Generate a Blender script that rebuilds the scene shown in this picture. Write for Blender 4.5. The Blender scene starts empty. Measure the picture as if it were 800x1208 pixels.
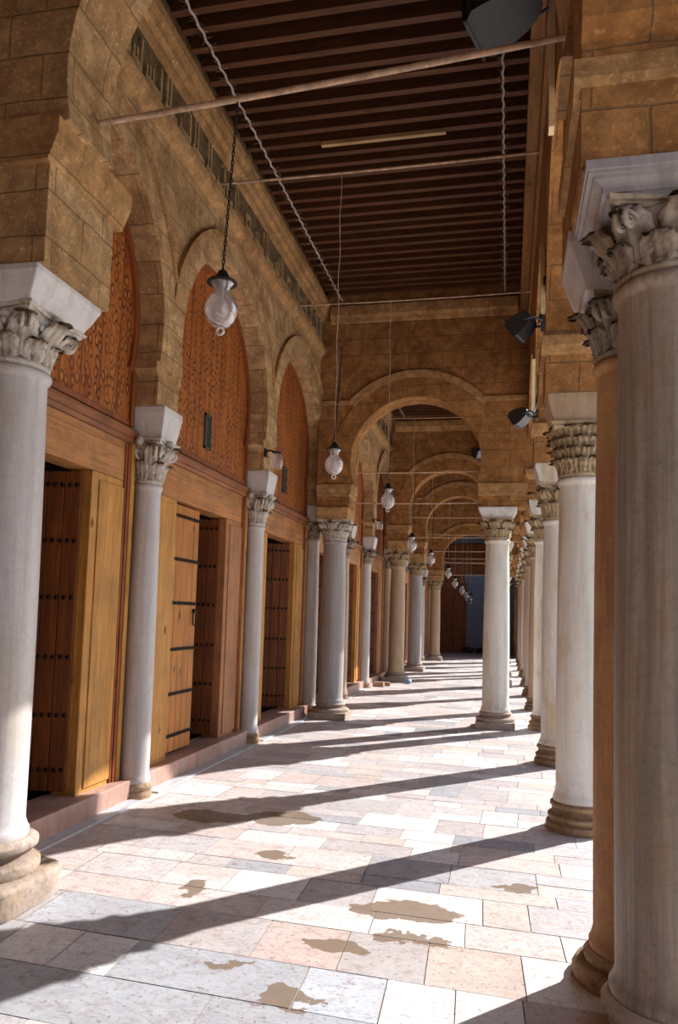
import bpy, math, random
from math import sin, cos, pi, sqrt, radians, asin, atan2
from mathutils import Vector, Matrix, noise
from mathutils.geometry import tessellate_polygon

random.seed(7)
SC = bpy.context.scene
COL = SC.collection

# ------------------------------------------------------------------ materials
class NT:
    """tiny node-graph helper"""
    def __init__(s, name):
        s.m = bpy.data.materials.new(name); s.m.use_nodes = True
        s.t = s.m.node_tree; s.t.nodes.clear()
        s.out = s.n('ShaderNodeOutputMaterial')
    def n(s, typ, **kw):
        nd = s.t.nodes.new(typ)
        for k, v in kw.items():
            if k.startswith('_'): setattr(nd, k[1:], v)
            else:
                key = int(k[1:]) if k[0] == 'i' and k[1:].isdigit() else k.replace('__', ' ')
                s.put(nd.inputs[key], v)
        return nd
    def put(s, sock, v):
        if isinstance(v, bpy.types.NodeSocket): s.t.links.new(v, sock)
        elif isinstance(v, bpy.types.Node): s.t.links.new(v.outputs[0], sock)
        else: sock.default_value = v
    def math(s, op, a, b=0.0, c=None):
        nd = s.n('ShaderNodeMath', _operation=op, i0=a, i1=b)
        if c is not None: s.put(nd.inputs[2], c)
        return nd.outputs[0]
    def vmath(s, op, a, b=(0, 0, 0)):
        return s.n('ShaderNodeVectorMath', _operation=op, i0=a, i1=b).outputs[0]
    def mix(s, f, a, b, mode='MIX'):
        nd = s.n('ShaderNodeMix', _data_type='RGBA', _blend_type=mode)
        s.put(nd.inputs[0], f); s.put(nd.inputs[6], a); s.put(nd.inputs[7], b)
        return nd.outputs[2]
    def ramp(s, f, stops):
        nd = s.n('ShaderNodeValToRGB'); s.put(nd.inputs[0], f)
        e = nd.color_ramp.elements
        while len(e) < len(stops): e.new(0.5)
        for i, (p, c) in enumerate(stops):
            e[i].position = p
            e[i].color = (c, c, c, 1) if isinstance(c, (int, float)) else (*c, 1)
        return nd.outputs[0]
    def coords(s, rnd=True):
        tc = s.n('ShaderNodeTexCoord').outputs['Object']
        if rnd:
            oi = s.n('ShaderNodeObjectInfo').outputs['Random']
            off = s.math('MULTIPLY', oi, 37.0)
            return s.vmath('ADD', tc, s.n('ShaderNodeCombineXYZ', X=off, Y=off, Z=off).outputs[0])
        return tc
    def noise(s, v, scale, detail=4, rough=.55, dist=0.0):
        return s.n('ShaderNodeTexNoise', Vector=v, Scale=scale, Detail=detail, Roughness=rough, Distortion=dist).outputs[0]
    def stretch(s, v, sc):
        return s.vmath('MULTIPLY', v, sc)
    def bump(s, h, strength=.3, dist=.02, normal=None):
        nd = s.n('ShaderNodeBump', Strength=strength, Distance=dist, Height=h)
        if normal is not None: s.put(nd.inputs['Normal'], normal)
        return nd.outputs[0]
    def done(s, color, rough=.7, normal=None, metallic=0.0, spec=.4):
        b = s.n('ShaderNodeBsdfPrincipled')
        s.put(b.inputs['Base Color'], color if not isinstance(color, tuple) or len(color) == 4 else (*color, 1))
        s.put(b.inputs['Roughness'], rough); s.put(b.inputs['Metallic'], metallic)
        s.put(b.inputs['Specular IOR Level'], spec)
        if normal is not None: s.put(b.inputs['Normal'], normal)
        s.t.links.new(b.outputs[0], s.out.inputs[0]); return s.m

def c4(c): return (*c, 1)

def mat_stone(name, base, dark, light, bw=.62, bh=.3, joint=(.20, .125, .06), mort=.012, bumpy=.5, contrast=.6):
    s = NT(name); v = s.coords(False)
    geo = s.n('ShaderNodeNewGeometry')
    an = s.vmath('ABSOLUTE', geo.outputs['Normal'])
    sp = s.n('ShaderNodeSeparateXYZ', Vector=an); p = s.n('ShaderNodeSeparateXYZ', Vector=v)
    fx = s.math('GREATER_THAN', sp.outputs[0], .6); fz = s.math('GREATER_THAN', sp.outputs[2], .75)
    def lerp(f, a, b): return s.math('ADD', s.math('MULTIPLY', s.math('SUBTRACT', 1.0, f), a), s.math('MULTIPLY', f, b))
    u = lerp(fx, p.outputs[0], p.outputs[1]); w = lerp(fz, p.outputs[2], p.outputs[1])
    uv = s.n('ShaderNodeCombineXYZ', X=u, Y=w, Z=0.0).outputs[0]
    wob = s.n('ShaderNodeTexNoise', Vector=v, Scale=3.0, Detail=3.0)
    uv = s.vmath('ADD', uv, s.vmath('MULTIPLY', s.vmath('SUBTRACT', wob.outputs['Color'], (.5, .5, .5)), (.035, .035, 0)))
    br = s.n('ShaderNodeTexBrick', Vector=uv, Scale=1.0, Color1=(0, 0, 0, 1), Color2=(1, 1, 1, 1), Mortar=(.5, .5, .5, 1))
    br.inputs['Mortar Size'].default_value = mort; br.inputs['Mortar Smooth'].default_value = .6
    br.inputs['Brick Width'].default_value = bw; br.inputs['Row Height'].default_value = bh
    br.offset = .43
    n1 = s.noise(v, 1.1, 5, .6); n2 = s.noise(v, 9, 6, .65); n3 = s.noise(v, 45, 3, .6)
    c = s.mix(s.ramp(n1, [(.32, 0), (.68, 1)]), c4(dark), c4(base))
    c = s.mix(s.math('MULTIPLY', br.outputs['Color'], contrast), c, c4(light))
    c = s.mix(s.ramp(n2, [(.42, .75), (.62, 0)]), c, c4([x * .55 for x in base]))
    c = s.mix(s.ramp(n3, [(.56, 0), (.72, .5)]), c, c4([min(1, x * 1.5) for x in light]))
    c = s.mix(s.math('MULTIPLY', br.outputs['Fac'], .65), c, c4(joint))
    nb = s.noise(v, 2.7, 8, .72, .5)
    c = s.mix(s.ramp(nb, [(.45, 0), (.66, .72)]), c, s.mix(1.0, c, (.50, .43, .38, 1), 'MULTIPLY'))
    nl = s.noise(v, 3.6, 7, .7, .3)
    c = s.mix(s.ramp(nl, [(.50, 0), (.66, .65)]), c, s.mix(1.0, c, (1.38, 1.37, 1.38, 1), 'MULTIPLY'))
    h = s.math('ADD', s.math('ADD', s.math('MULTIPLY', n2, .6), s.math('MULTIPLY', n3, .35)), s.math('MULTIPLY', br.outputs['Fac'], -.9))
    return s.done(c, .9, s.bump(h, bumpy, .025), spec=.15)

def mat_marble(name, a, b, vein, stain=None, streak=3.0, stainamt=.5, rough=.42, bump=.12):
    s = NT(name); v = s.coords()
    sv = s.stretch(v, (streak * 2.2, streak * 2.2, .35))
    n1 = s.noise(sv, 1.6, 6, .6, .4); n2 = s.noise(v, 7, 5, .6, 1.2); n3 = s.noise(v, 38, 4, .6)
    c = s.mix(s.ramp(n1, [(.36, 0), (.64, 1)]), c4(a), c4(b))
    c = s.mix(s.ramp(n2, [(.47, 0), (.53, .20), (.59, 0)]), c, c4(vein))
    n6 = s.noise(s.stretch(v, (streak * 4, streak * 4, .25)), 2.4, 6, .65, .2)
    c = s.mix(s.ramp(n6, [(.48, 0), (.66, .6)]), c, c4([x * .72 for x in b]))
    c = s.mix(s.ramp(n3, [(.58, 0), (.75, .5)]), c, c4(vein))
    if stain is not None:
        n4 = s.noise(s.stretch(v, (1.6, 1.6, .55)), 2.2, 6, .65, .6)
        c = s.mix(s.ramp(n4, [(.5, 0), (.66, stainamt)]), c, c4(stain))
    h = s.math('ADD', s.math('MULTIPLY', n2, .5), n3)
    return s.done(c, rough, s.bump(h, bump, .01), spec=.4)

def mat_carved(name, a, b, dirt_shade):
    s = NT(name); v = s.coords()
    n1 = s.noise(v, 5, 6, .65); n2 = s.noise(v, 26, 5, .6)
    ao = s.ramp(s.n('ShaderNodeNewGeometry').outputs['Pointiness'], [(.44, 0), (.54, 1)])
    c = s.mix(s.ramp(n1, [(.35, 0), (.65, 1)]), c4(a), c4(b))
    c = s.mix(s.ramp(n2, [(.5, 0), (.72, .7)]), c, c4(dirt_shade))
    c = s.mix(ao, c4(dirt_shade), c)  # creases take the same dark colour: occlusion shade painted in
    return s.done(c, .75, s.bump(n2, .35, .015), spec=.25)

def mat_wood(name, a, b, dark, axis='Z', scale=1.0, knots=.5, rough=.55, plank=None):
    s = NT(name); v = s.coords()
    st = {'Z': (9, 9, .55), 'Y': (9, .55, 9), 'X': (.55, 9, 9)}[axis]
    sv = s.stretch(v, tuple(x * scale for x in st))
    n1 = s.noise(sv, 1.5, 6, .6, .8); n2 = s.noise(s.stretch(v, tuple(x * 4 * scale for x in st)), 1.5, 4, .6, .3)
    n3 = s.noise(v, 3.2, 5, .6)
    c = s.mix(s.ramp(n1, [(.33, 0), (.67, 1)]), c4(a), c4(b))
    c = s.mix(s.ramp(n2, [(.5, 0), (.7, .6)]), c, c4(dark))
    c = s.mix(s.ramp(n3, [(.46, 0), (.68, .75)]), c, c4([x * .55 for x in a]))
    n4 = s.noise(s.stretch(v, tuple(x * .8 if x > 1 else x * .5 for x in st)), 1.0, 4, .6)
    c = s.mix(s.ramp(n4, [(.5, 0), (.66, .55)]), c, s.mix(1.0, c, (1.35, 1.25, 1.1, 1), 'MULTIPLY'))
    kv = s.n('ShaderNodeTexVoronoi', Vector=s.stretch(v, tuple(1.0 if x > 1 else .55 for x in st)), Scale=3.4)
    c = s.mix(s.ramp(kv.outputs['Distance'], [(.05, knots), (.11, 0)]), c, c4([x * .3 for x in dark]))
    return s.done(c, rough, s.bump(s.math('ADD', n2, n1), .25, .008), spec=.35)

def mat_tympanum(name):
    """carved and painted cedar: rows of little pierced rings over vertical boards"""
    s = NT(name); v = s.coords()
    p = s.n('ShaderNodeSeparateXYZ', Vector=v)
    q = s.n('ShaderNodeCombineXYZ', X=p.outputs[1], Y=s.math('MULTIPLY', p.outputs[2], .62), Z=0.0).outputs[0]
    vo = s.n('ShaderNodeTexVoronoi', Vector=q, Scale=13.0, Randomness=.85, _voronoi_dimensions='2D')
    d = vo.outputs['Distance']
    ring = s.math('SUBTRACT', 1.0, s.ramp(s.math('ABSOLUTE', s.math('SUBTRACT', d, .34)), [(.05, 0), (.12, 1)]))
    n1 = s.noise(s.stretch(v, (8, 8, .6)), 1.6, 6, .6, .6); n2 = s.noise(v, 2.4, 5, .6); n3 = s.noise(v, 30, 4, .6)
    board = s.math('ABSOLUTE', s.math('SUBTRACT', s.math('FRACT', s.math('MULTIPLY', p.outputs[1], 3.6)), .5))
    seam = s.ramp(board, [(.0, 1), (.04, 0)])
    fade = s.ramp(n2, [(.36, .25), (.6, 1)])
    c = s.mix(s.ramp(n1, [(.3, 0), (.7, 1)]), (.24, .058, .012, 1), (.50, .165, .032, 1))
    ring = s.math('MULTIPLY', ring, s.ramp(s.noise(v, 21, 4, .6), [(.36, .15), (.55, 1)]))
    c = s.mix(s.math('MULTIPLY', ring, s.math('MULTIPLY', fade, .95)), c, (.06, .016, .006, 1))
    c = s.mix(s.ramp(d, [(.06, .5), (.2, 0)]), c, (.62, .25, .06, 1))
    c = s.mix(s.math('MULTIPLY', seam, .8), c, (.05, .015, .006, 1))
    c = s.mix(s.ramp(n3, [(.56, 0), (.75, .5)]), c, (.09, .03, .012, 1))
    h = s.math('SUBTRACT', s.math('MULTIPLY', n3, .3), s.math('ADD', ring, s.math('MULTIPLY', seam, .8)))
    return s.done(c, .6, s.bump(h, .55, .015), spec=.3)

def mat_plain(name, c, rough=.5, metallic=0.0, spec=.4, var=.25, bump=.1):
    s = NT(name); v = s.coords()
    n = s.noise(v, 14, 5, .6)
    col = s.mix(s.ramp(n, [(.3, 0), (.7, 1)]), c4([x * (1 - var) for x in c]), c4([min(1, x * (1 + var)) for x in c]))
    return s.done(col, rough, s.bump(n, bump, .005), metallic, spec)

def mat_glass(name):
    s = NT(name)
    fr = s.n('ShaderNodeLayerWeight', Blend=.28)
    tr = s.n('ShaderNodeBsdfTransparent', Color=(.95, .94, .95, 1))
    gl = s.n('ShaderNodeBsdfGlossy', Color=(1, 1, 1, 1), Roughness=.06)
    tl = s.n('ShaderNodeBsdfTranslucent', Color=(.9, .86, .86, 1))
    m0 = s.n('ShaderNodeMixShader', i0=.30); s.put(m0.inputs[1], tr); s.put(m0.inputs[2], tl)
    m1 = s.n('ShaderNodeMixShader', i0=s.ramp(fr.outputs['Facing'], [(.1, .1), (1, .8)]))
    s.put(m1.inputs[1], m0); s.put(m1.inputs[2], gl)
    s.t.links.new(m1.outputs[0], s.out.inputs[0]); return s.m

def mat_floor(name, stains):
    s = NT(name); v = s.coords(False)
    at = s.n('ShaderNodeAttribute', _attribute_name='slab')
    n1 = s.noise(v, 2.2, 6, .65, .6); n2 = s.noise(v, 11, 6, .7); n3 = s.noise(v, 48, 4, .6)
    nv = s.noise(s.stretch(v, (1.0, 2.4, 1)), 3.0, 7, .65, 1.6)
    c = s.mix(1.0, at.outputs['Color'], (.87, .865, .88, 1), 'MULTIPLY')
    c = s.mix(s.ramp(n1, [(.35, 0), (.68, .8)]), c, s.mix(1.0, c, (.90, .83, .81, 1), 'MULTIPLY'))
    c = s.mix(s.ramp(nv, [(.47, 0), (.5, .7), (.53, 0)]), c, s.mix(1.0, c, (.72, .72, .76, 1), 'MULTIPLY'))
    c = s.mix(s.ramp(n2, [(.52, 0), (.64, .8)]), c, s.mix(1.0, c, (.80, .69, .64, 1), 'MULTIPLY'))
    c = s.mix(s.ramp(s.noise(v, 5.0, 7, .7, .8), [(.53, 0), (.63, .6)]), c, s.mix(1.0, c, (1.16, 1.16, 1.17, 1), 'MULTIPLY'))
    c = s.mix(s.ramp(n3, [(.585, 0), (.66, .75)]), c, s.mix(1.0, c, (.45, .38, .36, 1), 'MULTIPLY'))
    n5 = s.noise(s.stretch(v, (1, 1.5, 1)), 17, 7, .75, .5)
    c = s.mix(s.ramp(n5, [(.60, 0), (.66, .85)]), c, s.mix(1.0, c, (.40, .33, .30, 1), 'MULTIPLY'))
    wv = s.n('ShaderNodeTexNoise', Vector=v, Scale=4.0, Detail=5.0, Roughness=.6)
    pos = s.vmath('ADD', v, s.vmath('MULTIPLY', s.vmath('SUBTRACT', wv.outputs['Color'], (.5, .5, .5)), (.5, .42, 0)))
    wet = None
    for (x, y, rx, ry) in stains:
        dd = s.vmath('MULTIPLY', s.vmath('SUBTRACT', pos, (x, y, 0)), (1 / rx, 1 / ry, 0))
        ln = s.n('ShaderNodeVectorMath', _operation='LENGTH', i0=dd).outputs['Value']
        wet = ln if wet is None else s.math('MINIMUM', wet, ln)
    w = s.ramp(wet, [(.86, 1), (.93, 0)])
    c = s.mix(s.math('MULTIPLY', w, .86), c, (.205, .145, .095, 1))
    rough = s.math('SUBTRACT', s.ramp(n2, [(.3, .36), (.7, .62)]), s.math('MULTIPLY', w, .12))
    h = s.math('SUBTRACT', s.math('MULTIPLY', n2, .5), s.math('MULTIPLY', s.ramp(n3, [(.6, 0), (.74, 1)]), .5))
    return s.done(c, rough, s.bump(h, .22, .01), spec=.4)

M = {}
M['stone'] = mat_stone('ochre_sandstone', (.57, .36, .175), (.42, .23, .095), (.68, .47, .265), .50, .255, mort=.007, contrast=.55)
M['stone_b'] = mat_stone('brown_sandstone', (.44, .215, .075), (.31, .138, .042), (.51, .27, .11), .52, .26, mort=.009)
M['stone_c'] = mat_stone('carved_sandstone', (.54, .32, .14), (.42, .22, .085), (.64, .41, .20), .8, .5, mort=.006, contrast=.3)
M['frieze'] = mat_stone('inscription_ground', (.20, .14, .078), (.16, .105, .052), (.25, .18, .10), 1.4, 1.0, mort=.004, contrast=.3)
M['frieze_letter'] = mat_stone('inscription_letter', (.50, .37, .20), (.40, .27, .13), (.56, .42, .24), 1.4, 1.0, mort=.004, contrast=.3)
M['plaster'] = mat_plain('far_plaster', (.22, .27, .40), .9, var=.06)
M['m_pale'] = mat_marble('pale_marble', (.66, .62, .60), (.56, .53, .54), (.42, .36, .35), (.50, .36, .22), 2.0, .35)
M['m_grey'] = mat_marble('grey_marble', (.47, .43, .41), (.36, .34, .35), (.27, .23, .22), (.36, .25, .17), 2.6, .5)
M['m_white'] = mat_marble('white_marble', (.80, .78, .74), (.72, .69, .64), (.60, .54, .45), (.55, .40, .18), 1.2, .75)
M['m_front'] = mat_marble('streaked_grey_marble', (.40, .325, .265), (.22, .18, .15), (.14, .10, .075), (.30, .175, .08), 3.4, .6, .5, .25)
M['m_brown'] = mat_marble('brown_granite', (.56, .29, .135), (.40, .19, .088), (.17, .08, .04), (.58, .40, .17), 1.6, .7, .7, .6)
M['m_tan'] = mat_marble('tan_marble', (.55, .41, .28), (.46, .33, .22), (.34, .23, .15), (.36, .23, .11), 1.6, .5)
M['m_block'] = mat_marble('white_impost_marble', (.76, .74, .73), (.66, .64, .64), (.52, .47, .45), (.45, .37, .30), 1.0, .3, .6, .4)
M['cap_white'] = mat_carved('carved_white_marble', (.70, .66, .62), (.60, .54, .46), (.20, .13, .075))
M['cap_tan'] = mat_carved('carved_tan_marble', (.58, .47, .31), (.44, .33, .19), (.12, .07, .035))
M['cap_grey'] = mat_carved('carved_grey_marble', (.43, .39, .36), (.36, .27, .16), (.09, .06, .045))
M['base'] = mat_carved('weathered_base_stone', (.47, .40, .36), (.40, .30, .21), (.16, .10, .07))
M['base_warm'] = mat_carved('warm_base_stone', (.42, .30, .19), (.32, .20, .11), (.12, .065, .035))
M['thresh'] = mat_marble('reddish_threshold_marble', (.50, .29, .225), (.40, .22, .17), (.56, .46, .42), (.42, .36, .34), 1.2, .5, .45)
M['curb'] = mat_marble('grey_kerb_marble', (.56, .57, .60), (.48, .49, .53), (.38, .37, .38), None, 1.2)
M['w_yellow'] = mat_wood('honey_wood', (.62, .32, .075), (.50, .205, .035), (.22, .075, .015), knots=.85)
M['w_lintel'] = mat_wood('lintel_wood', (.42, .18, .065), (.52, .24, .08), (.17, .06, .02), 'Y')
M['w_pink'] = mat_wood('rosy_wood', (.46, .21, .09), (.38, .15, .055), (.18, .065, .028))
M['w_red'] = mat_wood('red_brown_wood', (.24, .06, .018), (.33, .10, .03), (.075, .025, .01))
M['w_redY'] = mat_wood('red_brown_moulding', (.24, .085, .033), (.32, .125, .05), (.09, .03, .012), 'Y')
M['w_leaf'] = mat_wood('orange_door_wood', (.56, .23, .045), (.42, .14, .024), (.17, .055, .012), knots=.8)
M['w_dleaf'] = mat_wood('brown_door_wood', (.25, .075, .02), (.145, .04, .011), (.045, .014, .005))
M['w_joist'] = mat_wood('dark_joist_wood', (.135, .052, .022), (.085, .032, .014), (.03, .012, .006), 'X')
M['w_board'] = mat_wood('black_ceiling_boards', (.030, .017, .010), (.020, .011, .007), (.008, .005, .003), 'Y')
M['w_plate'] = mat_wood('wall_plate_wood', (.38, .20, .07), (.29, .14, .045), (.10, .04, .012), 'Y')
M['w_batten'] = mat_wood('pale_batten_wood', (.55, .38, .20), (.48, .31, .15), (.25, .13, .05), 'X')
M['tymp'] = mat_tympanum('carved_cedar')
M['iron'] = mat_plain('dark_iron', (.035, .030, .028), .55, .6)
M['stud'] = mat_plain('black_studs', (.03, .02, .015), .45, .7)
M['rod'] = mat_plain('peeling_painted_rod', (.52, .36, .25), .6, .1, var=.45)
M['wire'] = mat_plain('pale_rope', (.50, .42, .36), .7, var=.4)
M['cream'] = mat_plain('cream_conduit', (.80, .68, .42), .5, var=.12)
M['black'] = mat_plain('black_housing', (.022, .023, .027), .42, 0, .5)
M['lens'] = mat_plain('floodlight_glass', (.16, .22, .30), .12, 0, .7)
M['cable'] = mat_plain('black_cable', (.012, .012, .012), .5)
M['glass'] = mat_glass('lamp_glass')
M['bulb'] = mat_plain('white_bulb', (.8, .78, .74), .3)
M['lattice'] = mat_plain('grey_vent', (.09, .085, .075), .6, .2)
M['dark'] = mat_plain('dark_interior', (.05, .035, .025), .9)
M['court'] = mat_plain('courtyard_marble', (.66, .62, .57), .6, var=.12)
M['roof'] = mat_plain('roof_lime', (.6, .55, .47), .9)
M['sack'] = mat_plain('dark_cloth', (.03, .03, .04), .9)
M['bag'] = mat_plain('blue_plastic', (.25, .38, .62), .4, var=.5)

# ------------------------------------------------------------------ mesh builder
class B:
    def __init__(s): s.v = []; s.f = []; s.mi = []; s.sm = []; s.cur = 0
    def add(s, vs, fs, smooth=False):
        o = len(s.v); s.v += [tuple(p) for p in vs]
        for f in fs: s.f.append(tuple(i + o for i in f)); s.mi.append(s.cur); s.sm.append(smooth)
        return s
    def box(s, x0, x1, y0, y1, z0, z1):
        return s.frust(x0, x1, y0, y1, z0, x0, x1, y0, y1, z1)
    def frust(s, x0, x1, y0, y1, z0, a0, a1, b0, b1, z1):
        return s.add([(x0, y0, z0), (x1, y0, z0), (x1, y1, z0), (x0, y1, z0), (a0, b0, z1), (a1, b0, z1), (a1, b1, z1), (a0, b1, z1)],
                     [(0, 3, 2, 1), (4, 5, 6, 7), (0, 1, 5, 4), (1, 2, 6, 5), (2, 3, 7, 6), (3, 0, 4, 7)])
    def prism(s, poly, axis, a, b):
        """poly: list of 2D points; axis X -> (Y,Z), Y -> (X,Z), Z -> (X,Y); extruded from a to b"""
        def P(p, t):
            return {'X': (t, p[0], p[1]), 'Y': (p[0], t, p[1]), 'Z': (p[0], p[1], t)}[axis]
        n = len(poly)
        tr = tessellate_polygon([[Vector((p[0], p[1], 0)) for p in poly]])
        vs = [P(p, a) for p in poly] + [P(p, b) for p in poly]
        fs = []
        for t in tr: fs.append(t); fs.append(tuple(i + n for i in reversed(t)))
        fs += [(i, (i + 1) % n, (i + 1) % n + n, i + n) for i in range(n)]
        return s.add(vs, fs)
    def lathe(s, prof, cx=0, cy=0, n=32, fn=None, smooth=True, cap=True):
        """prof: (radius, z); fn(angle, r, z) -> radius for shapes that are not round"""
        vs = []; fs = []
        for (r, z) in prof:
            for k in range(n):
                a = 2 * pi * k / n; rr = fn(a, r, z) if fn else r
                vs.append((cx + rr * cos(a), cy + rr * sin(a), z))
        for i in range(len(prof) - 1):
            for k in range(n):
                k2 = (k + 1) % n
                fs.append((i * n + k, i * n + k2, (i + 1) * n + k2, (i + 1) * n + k))
        s.add(vs, fs, smooth)
        if cap:
            m = len(prof) - 1
            s.add(vs[:n], [tuple(reversed(range(n)))]); s.add(vs[m * n:], [tuple(range(n))])
        return s
    def tube(s, pts, r, n=8, cap=True):
        pts = [Vector(p) for p in pts]; vs = []; fs = []; up = None
        for i, p in enumerate(pts):
            d = (pts[min(i + 1, len(pts) - 1)] - pts[max(i - 1, 0)]).normalized()
            if up is None:
                up = Vector((0, 0, 1)) if abs(d.z) < .9 else Vector((1, 0, 0))
            u = (up - d * up.dot(d)).normalized(); w = d.cross(u); up = u
            rr = r(i / (len(pts) - 1)) if callable(r) else r
            for k in range(n):
                a = 2 * pi * k / n; vs.append(p + u * (rr * cos(a)) + w * (rr * sin(a)))
        for i in range(len(pts) - 1):
            for k in range(n):
                k2 = (k + 1) % n; fs.append((i * n + k, i * n + k2, (i + 1) * n + k2, (i + 1) * n + k))
        s.add(vs, fs, True)
        if cap:
            m = len(pts) - 1
            s.add(vs[:n], [tuple(reversed(range(n)))]); s.add(vs[m * n:], [tuple(range(n))])
        return s
    def ball(s, c, rx, ry=None, rz=None, n=12, m=8):
        ry = ry or rx; rz = rz or rx
        vs = []; fs = []
        for i in range(m + 1):
            t = pi * i / m
            for k in range(n):
                a = 2 * pi * k / n
                vs.append((c[0] + rx * sin(t) * cos(a), c[1] + ry * sin(t) * sin(a), c[2] + rz * cos(t)))
        for i in range(m):
            for k in range(n):
                k2 = (k + 1) % n; fs.append((i * n + k, (i + 1) * n + k, (i + 1) * n + k2, i * n + k2))
        return s.add(vs, fs, True)
    def rough(s, amp, scale, seed=0.0):
        o = Vector((seed, seed * 1.7, seed * .3))
        s.v = [tuple(Vector(p) + noise.noise_vector(Vector(p) * scale + o) * amp) for p in s.v]; return s
    def mesh(s, name, mats):
        me = bpy.data.meshes.new(name); me.from_pydata(s.v, [], s.f)
        for m in (mats if isinstance(mats, (list, tuple)) else [mats]): me.materials.append(m)
        me.polygons.foreach_set('material_index', s.mi); me.polygons.foreach_set('use_smooth', s.sm)
        me.validate(); me.update(); return me
    def build(s, name, mats, parent=None, bevel=0.0, **props):
        return link(name, s.mesh(name, mats), parent, bevel, **props)

def link(name, me, parent=None, bevel=0.0, **props):
    o = bpy.data.objects.new(name, me); COL.objects.link(o)
    if parent is not None: o.parent = parent
    if bevel:
        b = o.modifiers.new('bevel', 'BEVEL'); b.width = bevel; b.segments = 2; b.limit_method = 'ANGLE'; b.angle_limit = radians(40)
    for k, v in props.items(): o[k] = v
    return o

def thing(name, loc, label, cat, group=None, kind=None, rz=0.0):
    o = bpy.data.objects.new(name, None); COL.objects.link(o)
    o.location = loc; o.rotation_euler.z = rz; o.empty_display_size = .1
    o['label'] = label; o['category'] = cat
    if group: o['group'] = group
    if kind: o['kind'] = kind
    return o

def copy_tree(o, parent=None):
    c = o.copy(); COL.objects.link(c); c.parent = parent
    for ch in list(o.children): copy_tree(ch, c)
    return c

def tag(o, label, cat, group=None, kind=None):
    o['label'] = label; o['category'] = cat
    if group: o['group'] = group
    if kind: o['kind'] = kind
    return o

def struct(o, label, cat): return tag(o, label, cat, None, 'structure')

# ------------------------------------------------------------------ layout (metres; X right, Y along the gallery, Z up)
FX = -2.97            # gallery face of the left wall
WX = -3.12            # axis of the slender wall columns
WOOD = -3.20          # face of the woodwork
CEIL = 6.62
WY = [-5.6, -2.67, .26, 3.19, 6.12, 9.05, 11.93, 14.35, 16.75, 19.75, 22.5, 25.2, 28.1, 31.0, 33.8, 36.8]
RXC = .57
RY = [.7, 3.5, 6.32, 9.07, 11.78, 14.35, 16.93, 19.5, 22.6, 25.2, 27.8, 30.4, 33.0]
TY = [11.73, 18.9, 22.8, 29.1]
YB, YE = -7.0, 37.0

def arc(c, zc, r, zs, n=40):
    t0 = asin((zs - zc) / r)
    return [(c - r * cos(t0 + (pi - 2 * t0) * i / n), zc + r * sin(t0 + (pi - 2 * t0) * i / n)) for i in range(n + 1)]

def ring(c, zc, r0, r1, tmin, lim0, lim1, n=40):
    """arch band polygon, cut off at lim0 / lim1"""
    def pts(r):
        return [(min(max(c - r * cos(t), lim0), lim1), zc + r * sin(t)) for t in [tmin + (pi - 2 * tmin) * i / n for i in range(n + 1)]]
    return pts(r1) + pts(r0)[::-1]

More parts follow.
